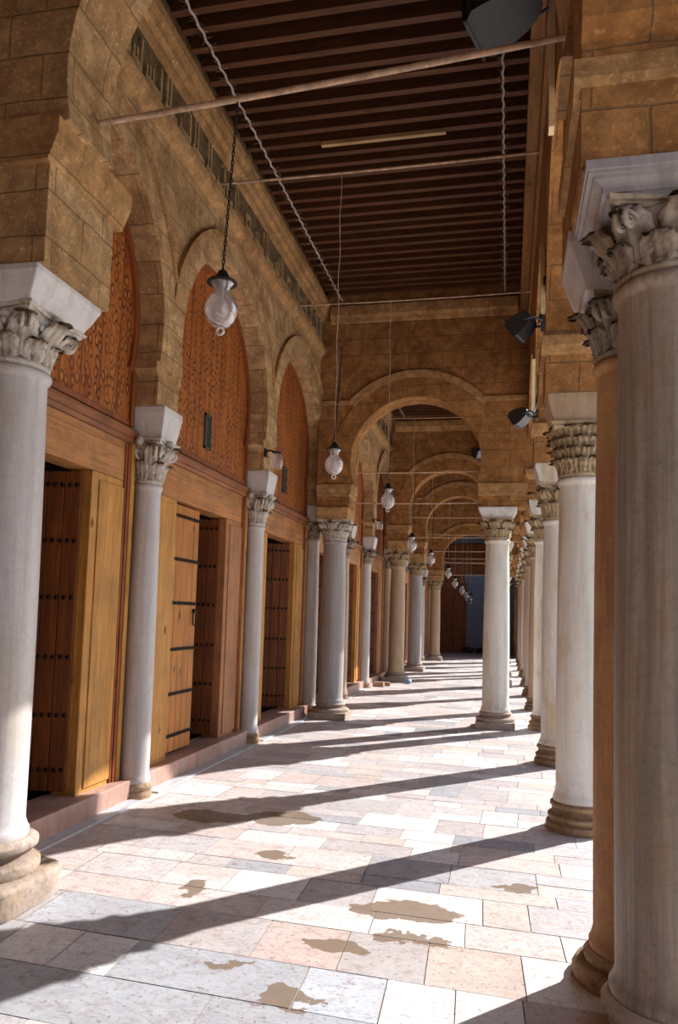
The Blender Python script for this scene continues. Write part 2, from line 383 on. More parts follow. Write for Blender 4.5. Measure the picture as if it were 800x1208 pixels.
# ------------------------------------------------------------------ floor
def build_floor():
    b = B(); cols = []
    pal = [(.74, .69, .66), (.72, .64, .605), (.80, .76, .73), (.66, .63, .62), (.76, .67, .63), (.63, .61, .615), (.84, .81, .78), (.70, .65, .59)]
    blue = [(.50, .52, .545), (.55, .56, .57), (.60, .59, .58), (.46, .485, .52)]
    y = YB; rnd = random.Random(21)
    special = {(2.3, .42): None, (2.72, .40): [(-3.6, 'g'), (-2.3, 'b'), (-1.2, 'b'), (-.35, 'w'), (.1, 'p'), (1.0, '')],
               (3.12, .38): [(-3.6, 'g'), (-2.35, 'w'), (-2.02, 'v'), (-1.72, 'b'), (-.86, 's'), (-.50, 'v'), (-.20, 'w'), (.08, 'p'), (1.0, '')],
               (3.50, .44): [(-3.6, 'g'), (-2.4, 'b'), (-1.66, 'q'), (-1.16, 'p'), (-.74, 'q'), (-.34, 'e'), (.10, 'w'), (.5, 'p'), (1.0, '')]}
    tone = {'g': (.50, .49, .50), 'b': (.50, .53, .565), 'w': (.90, .885, .86), 'v': (.84, .85, .86), 's': (.60, .645, .70), 'p': (.70, .59, .54), 'q': (.60, .57, .555), 'e': (.66, .58, .52)}
    rows = []
    while y < 2.3:
        hgt = min(rnd.uniform(.3, .5), 2.3 - y + .0001); rows.append((y, hgt, None)); y += hgt
    for (q, hgt), sp in special.items(): rows.append((q, hgt, sp))
    y = 3.94
    while y < YE + .6:
        hgt = rnd.choice([.18, .24, .27, .30, .34, .38, .44]); rows.append((y, hgt, None)); y += hgt
    def slab(x0, x1, y, hgt, c):
        g = .0026; z = rnd.uniform(-.002, .0)
        def S(px, py): return (px + .05 * sin(py * .9) , py - .05 * (px + 1.0), z)
        j = lambda: rnd.uniform(-.0012, .0012)
        b.add([S(x0 + g + j(), y + g + j()), S(x1 - g + j(), y + g + j()), S(x1 - g + j(), y + hgt - g + j()), S(x0 + g + j(), y + hgt - g + j())], [(0, 1, 2, 3)])
        k = rnd.uniform(.93, 1.07)
        cols.append((min(c[0] * k, 1), min(c[1] * k, 1), min(c[2] * k, 1), 1))
    for (y, hgt, sp) in rows:
        if sp:
            for (xa, t), (xb, _) in zip(sp[:-1], sp[1:]): slab(xa, xb, y, hgt, tone[t])
            continue
        x = -3.65 + rnd.uniform(-.5, 0)
        while x < .98:
            w = rnd.uniform(.22, .70); x1 = min(x + w, 1.0); x0 = max(x, -3.7)
            if x1 - x0 > .03:
                c = rnd.choice(blue) if rnd.random() < .16 else rnd.choice(pal)
                if rnd.random() < .16: c = (.90, .885, .87)
                if hgt > .3 and rnd.random() < .22:
                    slab(x0, x1, y, hgt * .5, c); slab(x0, x1, y + hgt * .5, hgt * .5, rnd.choice(pal))
                else: slab(x0, x1, y, hgt, c)
            x = x1 if x1 < 1.0 else 9
    nf = len(b.f)
    b.cur = 1; b.box(-3.75, 1.05, YB, YE + .6, -.2, -.006); cols += [(.4, .35, .3, 1)] * 6
    stains = [(-1.70, 5.85, .30, .24), (-1.50, 4.98, .13, .13), (-1.74, 4.30, .12, .15), (-.55, 4.30, .34, .13), (-.80, 3.76, .17, .08),
              (.05, 4.86, .20, .07), (-.47, 3.92, .22, .06), (-.88, 3.20, .11, .11), (-1.22, 3.42, .07, .04), (-2.25, 5.75, .36, .16)]
    me = b.mesh('floor', [mat_floor('paving', stains), mat_plain('joint_earth', (.40, .335, .29), .95)])
    at = me.attributes.new('slab', 'FLOAT_COLOR', 'FACE')
    at.data.foreach_set('color', [x for c in cols for x in c])
    struct(link('floor', me), 'worn pale marble paving slabs of the gallery floor', 'floor')

build_floor()
struct(B().box(1.05, 26, -20, 60, -.35, -.03).build('ground', M['court']), 'sunlit marble paving of the open courtyard beyond the columns', 'ground')

# ------------------------------------------------------------------ left wall
def left_wall():
    zpb = 3.36; poly = [(WY[0] - 1.4, zpb)]
    hoods = []
    for a, c in zip(WY[:-1], WY[1:]):
        h = (c - a) / 2; m = (a + c) / 2; r = h - .20; zc = 4.05; zs = 3.67
        poly += [(a + .21, zpb), (a + .21, 3.60)]
        poly += arc(m, zc, r, zs)
        poly += [(c - .21, 3.60), (c - .21, zpb)]
        hoods.append((m, zc, r, a, c, h))
    poly += [(YE + .3, zpb), (YE + .3, 6.9), (WY[0] - 1.4, 6.9)]
    w = struct(B().prism(poly, 'X', FX - .40, FX).build('wall_left', M['stone']), 'tall ochre stone wall of horseshoe arches over the carved doors', 'wall')
    for (m, zc, r, a, c, h) in hoods:
        if c < .3 or m > 32: continue
        B().prism(ring(m, zc, r + .004, r + .24, -.25, a, c), 'X', FX, FX + .022).build('archivolt', M['stone'], w)
        B().prism(ring(m, zc, r + .24, r + .285, math.acos((h - .004) / (r + .285)), a, c), 'X', FX, FX + .045).build('hood_mould', M['stone_c'], w)
    # ledge, inscription band and cornice, one run per bay
    runs = [(YB + .1, 3.40), (4.16, 11.52), (11.94, 18.69), (19.11, 22.59), (23.01, 28.89), (29.31, YE - .05)]
    x = FX
    for i, (a, c) in enumerate(runs):
        B().prism([(x, 5.70), (x + .035, 5.72), (x + .075, 5.76), (x + .085, 5.80), (x + .085, 5.845), (x, 5.87)], 'Y', a, c).build('string_course', M['stone_c'], w)
        B().prism([(x, 6.27), (x + .03, 6.28), (x + .045, 6.32), (x + .05, 6.36), (x + .09, 6.39), (x + .10, 6.44), (x + .135, 6.50), (x + .14, 6.55), (x + .12, 6.56), (x + .12, 6.60), (x, 6.61)], 'Y', a, c).build('cornice', M['stone_c'], w)
        band = B().box(x, x + .012, a, c, 5.872, 6.268).build('inscription_band', M['frieze'], w)
        if i in (1, 2):
            rr = random.Random(5 + i); L = B(); y = a + .08; xa, xb = x + .012, x + .042
            while y < c - .25:                      # angular kufic letters: tall shafts, joining base line, hooks
                wd = rr.uniform(.16, .34); kind = rr.randrange(4)
                L.box(xa, xb, y, y + wd, 5.925, 5.965)
                if kind == 0:
                    for k in range(2): L.box(xa, xb, y + .02 + k * .07, y + .05 + k * .07, 5.965, 6.22)
                elif kind == 1:
                    L.box(xa, xb, y, y + .03, 5.965, 6.07); L.box(xa, xb, y + wd * .5, y + wd * .5 + .03, 5.965, 6.07)
                    L.box(xa, xb, y, y + wd * .5 + .03, 6.07, 6.10)
                elif kind == 2:
                    L.box(xa, xb, y + wd - .035, y + wd, 5.965, 6.23); L.box(xa, xb, y + wd - .09, y + wd, 6.205, 6.235)
                    L.box(xa, xb, y + .02, y + .05, 5.965, 6.03)
                else:
                    for k in range(3): L.box(xa, xb, y + .01 + k * .055, y + .033 + k * .055, 5.965, 6.05 + .02 * k)
                    L.box(xa, xb, y + wd - .03, y + wd, 5.965, 6.19)
                y += wd + rr.uniform(.02, .07)
            L.build('inscription', M['frieze_letter'], band)
    # wooden backing behind each wall column
    B().box(-3.42, -3.37, YB, WY[2] - .1, 0, 6.5).build('backing', M['stone'], w)
    for yk in WY[2:]:
        g = B(); g.box(-3.34, -3.262, yk - .21, yk + .21, 0, 3.355)
        g.build('backing_post', M['w_yellow'], w)
    return w
left_wall()

# prayer hall behind the doors
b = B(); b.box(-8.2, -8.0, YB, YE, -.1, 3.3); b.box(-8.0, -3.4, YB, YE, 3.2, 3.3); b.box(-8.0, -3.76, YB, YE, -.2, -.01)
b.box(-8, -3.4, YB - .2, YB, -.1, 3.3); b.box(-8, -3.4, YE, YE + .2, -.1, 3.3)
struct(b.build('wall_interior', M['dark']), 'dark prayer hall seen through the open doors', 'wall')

# ------------------------------------------------------------------ doors
def door_leaf(width, h, mat, parent, hinge_y, sgn, ang):
    """planked leaf; hinge at (x=-3.27, hinge_y); sgn = direction of the leaf from hinge when closed; ang opens inwards"""
    lf = bpy.data.objects.new('door_leaf', None)
    g = B(); n = 5; pw = width / n
    for k in range(n):
        g.box(-.03, .03, sgn * (k * pw + .003), sgn * ((k + 1) * pw - .003), .01, h)
    g.box(-.042, -.03, min(0, sgn * width), max(0, sgn * width), .01, .14); g.box(-.042, -.03, min(0, sgn * width), max(0, sgn * width), h - .14, h)
    o = g.build('door_leaf', mat, parent, .004)
    o.location = (-3.275, hinge_y, .19); o.rotation_euler.z = ang
    for z in (.17, .58, 1.02, 1.48, 1.92, 2.36):
        if z > h - .05: continue
        s_ = B()
        for side in (1, -1):
            k = 0
            while k * .058 + .03 < width:
                yy = sgn * (k * .058 + .03); s_.ball((side * .034, yy, z), .014, .019, .019, 8, 4); k += 1
        for side in ((1, -1) if ang == 0 else ()):
            s_.box(side * .032 - .003, side * .032 + .003, min(sgn * .01, sgn * (width - .01)), max(sgn * .01, sgn * (width - .01)), z - .018, z + .018)
        s_.build('stud_strap', M['stud'], o)
    pts = [(.052, sgn * (width - .07) + .045 * sin(t), 1.36 + .075 * cos(t) - .03) for t in [2 * pi * i / 20 for i in range(21)]]
    B().tube(pts, .008, 8).ball((.04, sgn * (width - .07), 1.405), .024).build('ring_handle', M['iron'], o)
    return o

ORD = ['first', 'second', 'third', 'fourth', 'fifth', 'sixth', 'seventh', 'eighth', 'ninth', 'tenth', 'eleventh', 'twelfth', 'thirteenth', 'fourteenth']
door_notes = {0: 'carved wooden doorway just behind the big left column, both studded leaves folded inwards',
              1: 'carved wooden doorway with one studded orange leaf shut, ring handle',
              2: 'carved wooden doorway before the cross arch, opening dark, both leaves inwards'}
def doorway(idx, a, c):
    m = (a + c) / 2; h = (c - a) / 2; r = h - .20
    lab = 'carved wooden doorway hidden behind the front left column' if c < 3.3 else door_notes.get(idx, 'carved wooden doorway beyond the cross arch, %s along the left wall' % ORD[idx])
    d = struct(thing('door_%d' % (idx + 1), (0, 0, 0), '', ''), lab, 'door')
    ow = min(.68, h - .62)                                           # half width of the opening
    y0, y1 = a + .215, c - .215
    for s, (p, q) in ((0, (y0, m - ow)), (1, (m + ow, y1))):
        g = B(); g.box(-3.40, WOOD, p, q, 0, 2.68)
        inner = q if s == 0 else p
        g.box(WOOD, WOOD + .012, p + .10, q - .07, .2, 2.62)
        g.build('jamb', M['w_yellow'] if (s == 0 or idx % 2 == 0) else M['w_pink'], d, .006)
        e = p if s == 0 else q; sg = 1 if s == 0 else -1
        k = B(); k.box(-3.26, WOOD + .035, min(e - sg * .05, e + sg * .012), max(e - sg * .05, e + sg * .012), .02, 3.02)
        k.build('edge_strip', M['w_yellow'], d, .006)
        k = B(); k.box(-3.24, WOOD + .028, min(e + sg * .02, e + sg * .055), max(e + sg * .02, e + sg * .055), .02, 3.0)
        k.box(-3.24, WOOD + .018, min(e + sg * .06, e + sg * .085), max(e + sg * .06, e + sg * .085), .02, 3.0)
        k.build('jamb_moulding', M['w_red'], d, .005)
    g = B(); g.box(-3.40, WOOD + .002, y0, y1, 2.682, 3.02); g.box(WOOD, WOOD + .012, y0 + .14, y1 - .14, 2.76, 2.95)
    g.build('lintel', M['w_lintel'], d, .006)
    g = B()
    g.prism([(-3.30, 3.02), (WOOD + .02, 3.02), (WOOD + .035, 3.05), (WOOD + .03, 3.07), (WOOD + .06, 3.10), (WOOD + .06, 3.125), (WOOD + .02, 3.15), (-3.30, 3.155)], 'Y', y0 - .03, y1 + .03)
    g.build('lintel_cornice', M['w_redY'], d)
    # tympanum, seated in the arch
    poly = [(m - r + .004, 3.16), (m - r + .004, 3.60)] + arc(m, 4.05, r - .004, 3.67) + [(m + r - .004, 3.60), (m + r - .004, 3.16)]
    t = B().prism(poly, 'X', WOOD - .06, WOOD + .0).build('tympanum', M['tymp'], d)
    rim = ring(m, 4.05, r - .07, r - .006, -.33, a, c)
    B().prism(rim, 'X', WOOD, WOOD + .03).build('rim_moulding', M['w_red'], t)
    if r > .9:
        g = B(); g.box(WOOD, WOOD + .03, m - r + .01, m - r + .07, 3.16, 3.68); g.box(WOOD, WOOD + .03, m + r - .07, m + r - .01, 3.16, 3.68)
        g.box(WOOD, WOOD + .02, m - r + .08, m + r - .08, 3.16, 3.21)
        g.build('side_moulding', M['w_red'], t, .006)
        # little latticed vent
        v = B(); vy, vz = m - .02, 3.53
        v.box(WOOD, WOOD + .022, vy - .085, vy - .062, vz - .19, vz + .19); v.box(WOOD, WOOD + .022, vy + .062, vy + .085, vz - .19, vz + .19)
        v.box(WOOD, WOOD + .022, vy - .085, vy + .085, vz + .168, vz + .19); v.box(WOOD, WOOD + .022, vy - .085, vy + .085, vz - .19, vz - .168)
        for k in range(5): v.box(WOOD + .004, WOOD + .012, vy - .06 + k * .028, vy - .052 + k * .028, vz - .17, vz + .17)
        for k in range(11): v.box(WOOD + .005, WOOD + .014, vy - .062, vy + .062, vz - .16 + k * .031, vz - .152 + k * .031)
        v.box(WOOD - .001, WOOD + .003, vy - .08, vy + .08, vz - .185, vz + .185)
        v.build('vent', M['lattice'], t)
    # threshold
    g = B(); g.box(-3.45, -3.075, a + .135, c - .135, -.0, .165)
    g.build('threshold', M['thresh'], d, .012)
    B().box(-3.075, -2.96, a + .16, c - .16, -.0, .014).build('kerb', M['curb'], d)
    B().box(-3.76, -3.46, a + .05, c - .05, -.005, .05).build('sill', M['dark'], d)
    hh = 2.47
    if idx == 1:
        door_leaf(ow - .01, hh, M['w_leaf'], d, m - ow + .005, 1, 0)
        door_leaf(ow - .01, hh, M['w_dleaf'], d, m + ow - .005, -1, radians(-84))
    else:
        door_leaf(ow - .01, hh, M['w_dleaf'], d, m - ow + .005, 1, radians(86))
        door_leaf(ow - .01, hh, M['w_dleaf'], d, m + ow - .005, -1, radians(-80 if idx == 0 else -72))
    return d
for i, (a, c) in enumerate(zip(WY[3:-2], WY[4:-1])): doorway(i, a, c)
doorway(len(WY) - 5, WY[2], WY[3])

# ------------------------------------------------------------------ capitals
def capital(r0, h, half, rows, nleaf, seed, volute=True, square=True):
    """local z 0..h; bell with rows of curling acanthus leaves, corner volutes and a concave abacus"""
    g = B(); rnd = random.Random(seed)
    ha = h * .13 if square else h * .1
    def bell(t): return r0 * (1.0 + .05 * t + (half * 1.02 / r0 - 1.0) * .62 * t ** 2.4)
    g.lathe([(r0 * 1.0, 0), (r0 * 1.07, .012), (r0 * 1.07, .03), (r0 * .99, .04)] + [(bell(t) * .97, .04 + (h - ha - .04) * t) for t in (.1, .25, .4, .55, .7, .85, 1.0)], n=28)
    def leaf(a, z0, L, W, lean, curl):
        vs = []; fs = []; nt, ns = 10, 8
        for i in range(nt + 1):
            t = i / nt; tc = min(t / .72, 1.0)
            z = z0 + L * .86 * tc; rad = bell(min(1, z / (h - ha))) + .012 + lean * L * tc ** 2.6
            if t > .72:
                q = (t - .72) / .28 * curl; rho = .17 * L
                rad += rho * (1 - cos(q)) ; z += rho * sin(q)
            w = W * (.80 + .42 * sin(pi * min(t, .9))) * (1 if t < .8 else sqrt(max(.05, 1 - ((t - .8) / .22) ** 2)))
            w *= 1 + .13 * cos(t * 2 * pi * 4.5)
            for j in range(ns + 1):
                s = -1 + 2 * j / ns
                rr = rad - .22 * W * s * s + .010 * cos(s * pi * 3.0) + .004 * rnd.uniform(-1, 1)
                aa = a + s * w / max(rad, .05)
                vs.append((rr * cos(aa), rr * sin(aa), z - .05 * L * s * s))
        for i in range(nt):
            for j in range(ns):
                k = i * (ns + 1) + j; fs.append((k, k + 1, k + ns + 2, k + ns + 1))
        g.add(vs, fs, True)
    hb = h - ha
    if rows == 2:
        W = pi * r0 / nleaf * .98
        for k in range(nleaf): leaf(2 * pi * (k + .5) / nleaf, .03, hb * .46, W, .14, 2.7)
        for k in range(nleaf): leaf(2 * pi * k / nleaf, .05, hb * .80, W * 1.02, .20, 2.6)
    else:
        for rw in range(rows):
            L = hb * 1.30 / rows; W = pi * r0 * (1 + .10 * rw) / nleaf
            for k in range(nleaf): leaf(2 * pi * (k + .5 * (rw % 2)) / nleaf, .03 + rw * hb * .86 / rows, L, W, .22, 2.9)
    if volute:
        for k in range(4):
            a = pi / 4 + k * pi / 2; R = half * 1.22; dx, dy = cos(a), sin(a)
            for sd in (-1, 1):
                pts = []
                for i in range(26):
                    q = i / 25 * 2.15 * 2 * pi; rho = hb * .155 * (1 - .80 * i / 25)
                    rr = R - hb * .13 + rho * sin(q + .6) ; zz = hb * .86 + rho * cos(q + .6) - hb * .03
                    pts.append((rr * dx - sd * dy * .022, rr * dy + sd * dx * .022, zz))
                st = [(bell(.55) * cos(a + sd * .42), bell(.55) * sin(a + sd * .42), hb * .52), ((bell(.8) + .02) * cos(a + sd * .25), (bell(.8) + .02) * sin(a + sd * .25), hb * .78)]
                g.tube(st + pts, lambda t: hb * .045 * (1 - .35 * t), 7)
        for k in range(4):
            a = k * pi / 2; g.ball((half * 1.0 * cos(a), half * 1.0 * sin(a), h - ha * .6), h * .085, h * .085, h * .095, 10, 6)
            for sd in (-1, 1): g.ball((half * .86 * cos(a + sd * .33), half * .86 * sin(a + sd * .33), hb * .84), h * .06, h * .06, h * .07, 8, 6)
    # abacus
    def aba(k, sc):
        out = []
        for side in range(4):
            for i in range(8):
                u = -1 + 2 * i / 8; dpt = half * sc * (1 - (.16 if square and volute else .02) * (1 - u * u))
                x, y = dpt, u * half * sc * .97
                ca, sa = cos(side * pi / 2), sin(side * pi / 2)
                out.append((x * ca - y * sa, x * sa + y * ca, k))
        return out
    g.rough(.006 * h / .35, 22, seed); bell_part = g; g = B()
    lv = [(h - ha, .94), (h - ha * .75, 1.0), (h - ha * .45, 1.0), (h - ha * .4, 1.05), (h, 1.07)]
    vs = []; fs = []
    for (z, sc) in lv: vs += aba(z, sc)
    n = 32
    for i in range(len(lv) - 1):
        for k in range(n): fs.append((i * n + k, i * n + (k + 1) % n, (i + 1) * n + (k + 1) % n, (i + 1) * n + k))
    fs += [tuple(reversed(range(n))), tuple(range((len(lv) - 1) * n, len(lv) * n))]
    g.add(vs, fs)
    g.rough(.006 * h / .35, 22, seed)
    return bell_part, g

_cap = {}
def cap_mesh(key, mat):
    if (key, mat) not in _cap: _cap[key, mat] = [q.mesh(nm, M[mat]) for q, nm in zip(capital(*key), ('capital', 'abacus'))]
    return _cap[key, mat]

def col_profile(r0, r1, z0, z1):
    """shaft: bottom fillet, slight entasis, astragal at the top"""
    p = [(r0 * 1.10, z0), (r0 * 1.11, z0 + .03), (r0 * 1.06, z0 + .045), (r0, z0 + .085)]
    for i in range(1, 12):
        t = i / 12; p.append((r0 + (r1 - r0) * t + .008 * sin(pi * t) * r0 / .2, z0 + .085 + (z1 - .07 - z0 - .085) * t))
    p += [(r1, z1 - .07), (r1 * 1.03, z1 - .055), (r1 * 1.10, z1 - .04), (r1 * 1.13, z1 - .022), (r1 * 1.10, z1 - .004), (r1 * 1.04, z1)]
    return p

def base_mesh(style, r, zb, half):
    g = B()
    if style == 'attic':          # square plinth, torus, scotia, torus
        k = zb
        g.frust(-half, half, -half, half, 0, -half * .98, half * .98, -half * .98, half * .98, k * .42)
        g.lathe([(half * .96, k * .42), (half * .99, k * .50), (half * .98, k * .60), (half * .90, k * .66), (r * 1.16, k * .72), (r * 1.14, k * .80), (r * 1.22, k * .86), (r * 1.22, k * .93), (r * 1.12, k * 1.0)], n=32)
    elif style == 'round':        # stack of round mouldings
        k = zb
        g.lathe([(half * 1.0, 0), (half * 1.03, k * .12), (half * 1.0, k * .26), (half * .93, k * .31), (half * .92, k * .36), (half * .97, k * .43), (half * .97, k * .52), (half * .86, k * .60), (r * 1.14, k * .70),
                 (r * 1.18, k * .78), (r * 1.25, k * .84), (r * 1.24, k * .93), (r * 1.12, k)], n=32)
    elif style == 'drum':         # heavy round-cornered block base of the front left column
        def sq(a, R, z):
            t = 4.5 if z < zb * .5 else 3.0
            return R / (abs(cos(a)) ** t + abs(sin(a)) ** t) ** (1 / t)
        k = zb
        g.lathe([(half, 0), (half * 1.02, k * .05), (half * 1.01, k * .12), (half * 1.02, k * .36), (half * 1.0, k * .42), (half * .93, k * .45), (half * .88, k * .46)], n=40, fn=sq)
        g.lathe([(half * .86, k * .46), (half * .88, k * .52), (half * .87, k * .62), (half * .80, k * .67), (r * 1.22, k * .72), (r * 1.2, k * .78), (r * 1.34, k * .84), (r * 1.36, k * .93), (r * 1.2, k)], n=40)
    elif style == 'foot':         # low ring on the ground
        g.lathe([(half, 0), (half * 1.02, zb * .3), (half * .95, zb * .55), (r * 1.2, zb * .62), (r * 1.25, zb * .8), (r * 1.12, zb)], n=28)
    return g

def column(loc, label, group, r0, r1, zb, zs, zc, zi, half, mats, base, capspec, impost, name='marble_column', stepped=False):
    """mats: shaft, capital, base, impost. impost: (bottom half x, half y, top half x, half y, shift) or None"""
    t = thing(name, (loc[0], loc[1], 0), label, 'column', group, 'thing')
    bh = base[1]
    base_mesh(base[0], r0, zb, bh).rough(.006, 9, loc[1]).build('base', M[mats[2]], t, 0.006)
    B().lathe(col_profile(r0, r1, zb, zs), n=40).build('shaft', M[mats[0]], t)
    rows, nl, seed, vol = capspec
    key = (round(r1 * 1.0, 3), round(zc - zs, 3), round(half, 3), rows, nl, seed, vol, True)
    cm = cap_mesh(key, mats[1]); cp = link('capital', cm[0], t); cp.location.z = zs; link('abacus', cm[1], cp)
    if impost:
        (ax, ay, bx, by, off) = impost
        g = B(); n = 5; z0 = zc + .001; hgt = zi - zc - .002
        prof = [(0, 0.0), (.12, .10), (.35, .45), (.70, .85), (.80, 1.0), (1.0, 1.0)] if not stepped else [(0, 0), (.14, .0), (.15, .22), (.30, .22), (.36, .30), (.50, .62), (.60, .66), (.61, .88), (.72, .90), (.73, 1.0), (1, 1)]
        rg = []
        for (tz, q) in prof:
            hx, hy = ax + (bx - ax) * q, ay + (by - ay) * q
            rg.append([(off - hx, -hy, z0 + hgt * tz), (off + hx, -hy, z0 + hgt * tz), (off + hx, hy, z0 + hgt * tz), (off - hx, hy, z0 + hgt * tz)])
        vs = [p for q in rg for p in q]; fs = [(3, 2, 1, 0), tuple(range(len(vs) - 4, len(vs)))]
        for i in range(len(rg) - 1):
            for k in range(4): fs.append((i * 4 + k, i * 4 + (k + 1) % 4, i * 4 + 4 + (k + 1) % 4, i * 4 + 4 + k))
        g.add(vs, fs); g.build('impost_block', M[mats[3]], t, .010)
    return t

# wall columns between the doorways
def wall_label(i):
    return ['slender pale marble column left of the first doorway, behind the big front column', 'slender pale marble column between the first and second doorways',
            'slender pale marble column between the second and third doorways', 'slender pale marble column at the cross arch, beside the third doorway'][i] if i < 4 else \
           'slender wall column beyond the cross arch, %s along the left wall' % ORD[i]
for i, y in enumerate(WY[3:-1]):
    zs = [2.69, 2.69, 2.68, 2.80, 2.72, 2.76, 3.0, 3.0][i] if i < 8 else 2.75
    zs = min(zs, 2.86)
    column((WX, y), wall_label(i), 'slender columns along the left wall', .128 if i != 2 else .118, .112, .125, zs, 3.08, 3.36, .19,
           ('m_pale' if i < 4 or i % 2 else 'm_tan', 'cap_white' if i < 3 else 'cap_grey', 'base_warm', 'm_block'),
           ('foot', .155), (2, 6, 3, True), (.18, .15, .215, .185, .0))

# ------------------------------------------------------------------ cross arches
def cross_wall(k, y0, y1, zc, apex_r, xl, xr, zpb, zsp, label, xc=-1.43, top=6.72, mat='stone_b', strings=True):
    poly = [(FX, zpb), (xl, zpb), (xl, zsp - .02)] + arc(xc, zc, apex_r, zsp) + [(xr, zsp - .02), (xr, zpb), (.268, zpb), (.268, top), (FX, top)]
    w = struct(B().prism(poly, 'Y', y0, y1).build('wall_cross_%d' % k, M[mat]), label, 'wall')
    # imposts, hood, string course, cornice
    zi = zsp - .2
    for (p, q) in ((FX + .002, xl + .035), (xr - .035, .262)):
        B().prism([(p, zi), (q - .035, zi), (q - .02, zi + .05), (q, zi + .10), (q, zi + .19), (p, zi + .19)], 'Y', y0 - .045, y1 + .045).build('impost_moulding', M['stone_c'], w)
    r = apex_r; zst = zc + .93
    t0 = asin((zst - zc) / (r + .38))
    for yy0, yy1 in ((y0 - .02, y0), (y1, y1 + .02)):
        B().prism(ring(xc, zc, r + .004, r + .31, -.2, FX + .02, .25), 'Y', yy0, yy1).build('archivolt', M['stone_b'], w)
    hood = ring(xc, zc, r + .31, r + .42, t0, FX + .02, .25)
    for yy0, yy1 in ((y0 - .05, y0), (y1, y1 + .05)):
        B().prism(hood, 'Y', yy0, yy1).build('hood_mould', M['stone_c'], w)
        if strings:
            xs = (r + .36) * cos(t0)
            B().box(FX + .02, xc - xs + .03, yy0 + .01, yy1 - .01 if yy1 > y1 else yy1, zst - .02, zst + .05).build('string_course', M['stone_c'], w)
            B().box(xc + xs - .03, .25, yy0 + .01, yy1 - .01 if yy1 > y1 else yy1, zst - .02, zst + .05).build('string_course', M['stone_c'], w)
    B().prism([(y0, 6.24), (y0 - .03, 6.26), (y0 - .05, 6.31), (y0 - .09, 6.35), (y0 - .10, 6.45), (y0 - .10, 6.50), (y0, 6.52)], 'X', FX + .15, .10).build('cornice', M['stone_c'], w)
    return w
TW = .20
cross_wall(2, TY[0] - TW, TY[0] + TW, 4.0, 1.01, -2.44, -.42, 3.29, 3.65, 'brown stone cross wall with the large horseshoe arch facing the camera')
cross_wall(3, TY[1] - TW, TY[1] + TW, 4.24, 1.01, -2.44, -.42, 3.5, 3.88, 'second stone cross wall and arch seen through the large one')
cross_wall(4, TY[2] - TW, TY[2] + TW, 4.22, 1.01, -2.46, -.42, 3.5, 3.86, 'third stone cross wall and arch farther down the gallery')
cross_wall(5, TY[3] - TW, TY[3] + TW, 3.75, 1.03, -2.46, -.42, 3.2, 3.42, 'farthest stone cross wall and arch before the blue end wall')

# near cross arch over the front columns
zc, r, xc = 4.5, 1.30, -1.05
poly = [(FX, 3.42), (-2.42, 3.42), (-2.42, 4.18)] + arc(xc, zc, r, 4.2) + [(.268, 4.2), (.268, 6.72), (FX, 6.72)]
near = B().prism(poly, 'Y', 3.44, 3.90).box(FX + .002, -2.425, 3.905, 4.12, 3.421, 4.0)
w1 = struct(near.build('wall_cross_1', M['stone']), 'near stone cross wall whose arch springs from the front left column', 'wall')
B().prism([(FX + .003, 3.97), (-2.41, 3.97), (-2.40, 4.0), (-2.355, 4.10), (-2.35, 4.20), (-2.36, 4.215), (FX + .003, 4.215)], 'Y', 3.40, 4.20).rough(.004, 8).build('impost_moulding', M['stone_c'], w1)

# inner columns of the cross arches
column((-2.79, 3.75), 'large grey marble column with white leafy capital at the left front edge', None, .212, .188, .345, 2.93, 3.24, 3.42, .27,
       ('m_pale', 'cap_white', 'base', 'm_block'), ('drum', .345), (2, 8, 11, True), (.27, .27, .345, .325, .0))
inner = ['thick grey marble column on the left under the large cross arch', 'brownish marble column on the left under the second cross arch',
         'grey marble column on the left under the third cross arch', 'small marble column on the left under the farthest cross arch']
for k, y in enumerate(TY):
    zs, zcp, zi = (2.76, 3.09, 3.285) if k == 0 else ((2.86, 3.24, 3.495) if k < 3 else (2.68, 3.0, 3.195))
    column((-2.70, y), inner[k], 'inner columns of the cross arches', .195, .178, .24, zs, zcp, zi, .235,
           ('m_grey' if k in (0, 2) else 'm_tan', 'cap_white' if k == 0 else 'cap_tan', 'base', 'stone_c'), ('attic', .30), (2, 8, 12, True), (.235, .235, .262, .25, .0))
right_in = ['white marble column standing alone under the right end of the large cross arch', 'white marble column under the right end of the second cross arch',
            'white marble column under the right end of the third cross arch', 'white marble column under the right end of the farthest cross arch']
for k, y in enumerate(TY):
    zs, zcp, zi = (2.80, 3.12, 3.285) if k == 0 else ((2.86, 3.24, 3.495) if k < 3 else (2.68, 3.0, 3.195))
    column((-.165, y), right_in[k], 'inner columns of the cross arches', .198, .172, .24, zs, zcp, zi, .215,
           ('m_white', 'cap_tan', 'base', 'm_block'), ('attic', .29), (2, 7, 14, False), (.215, .20, .285, .25, .0))

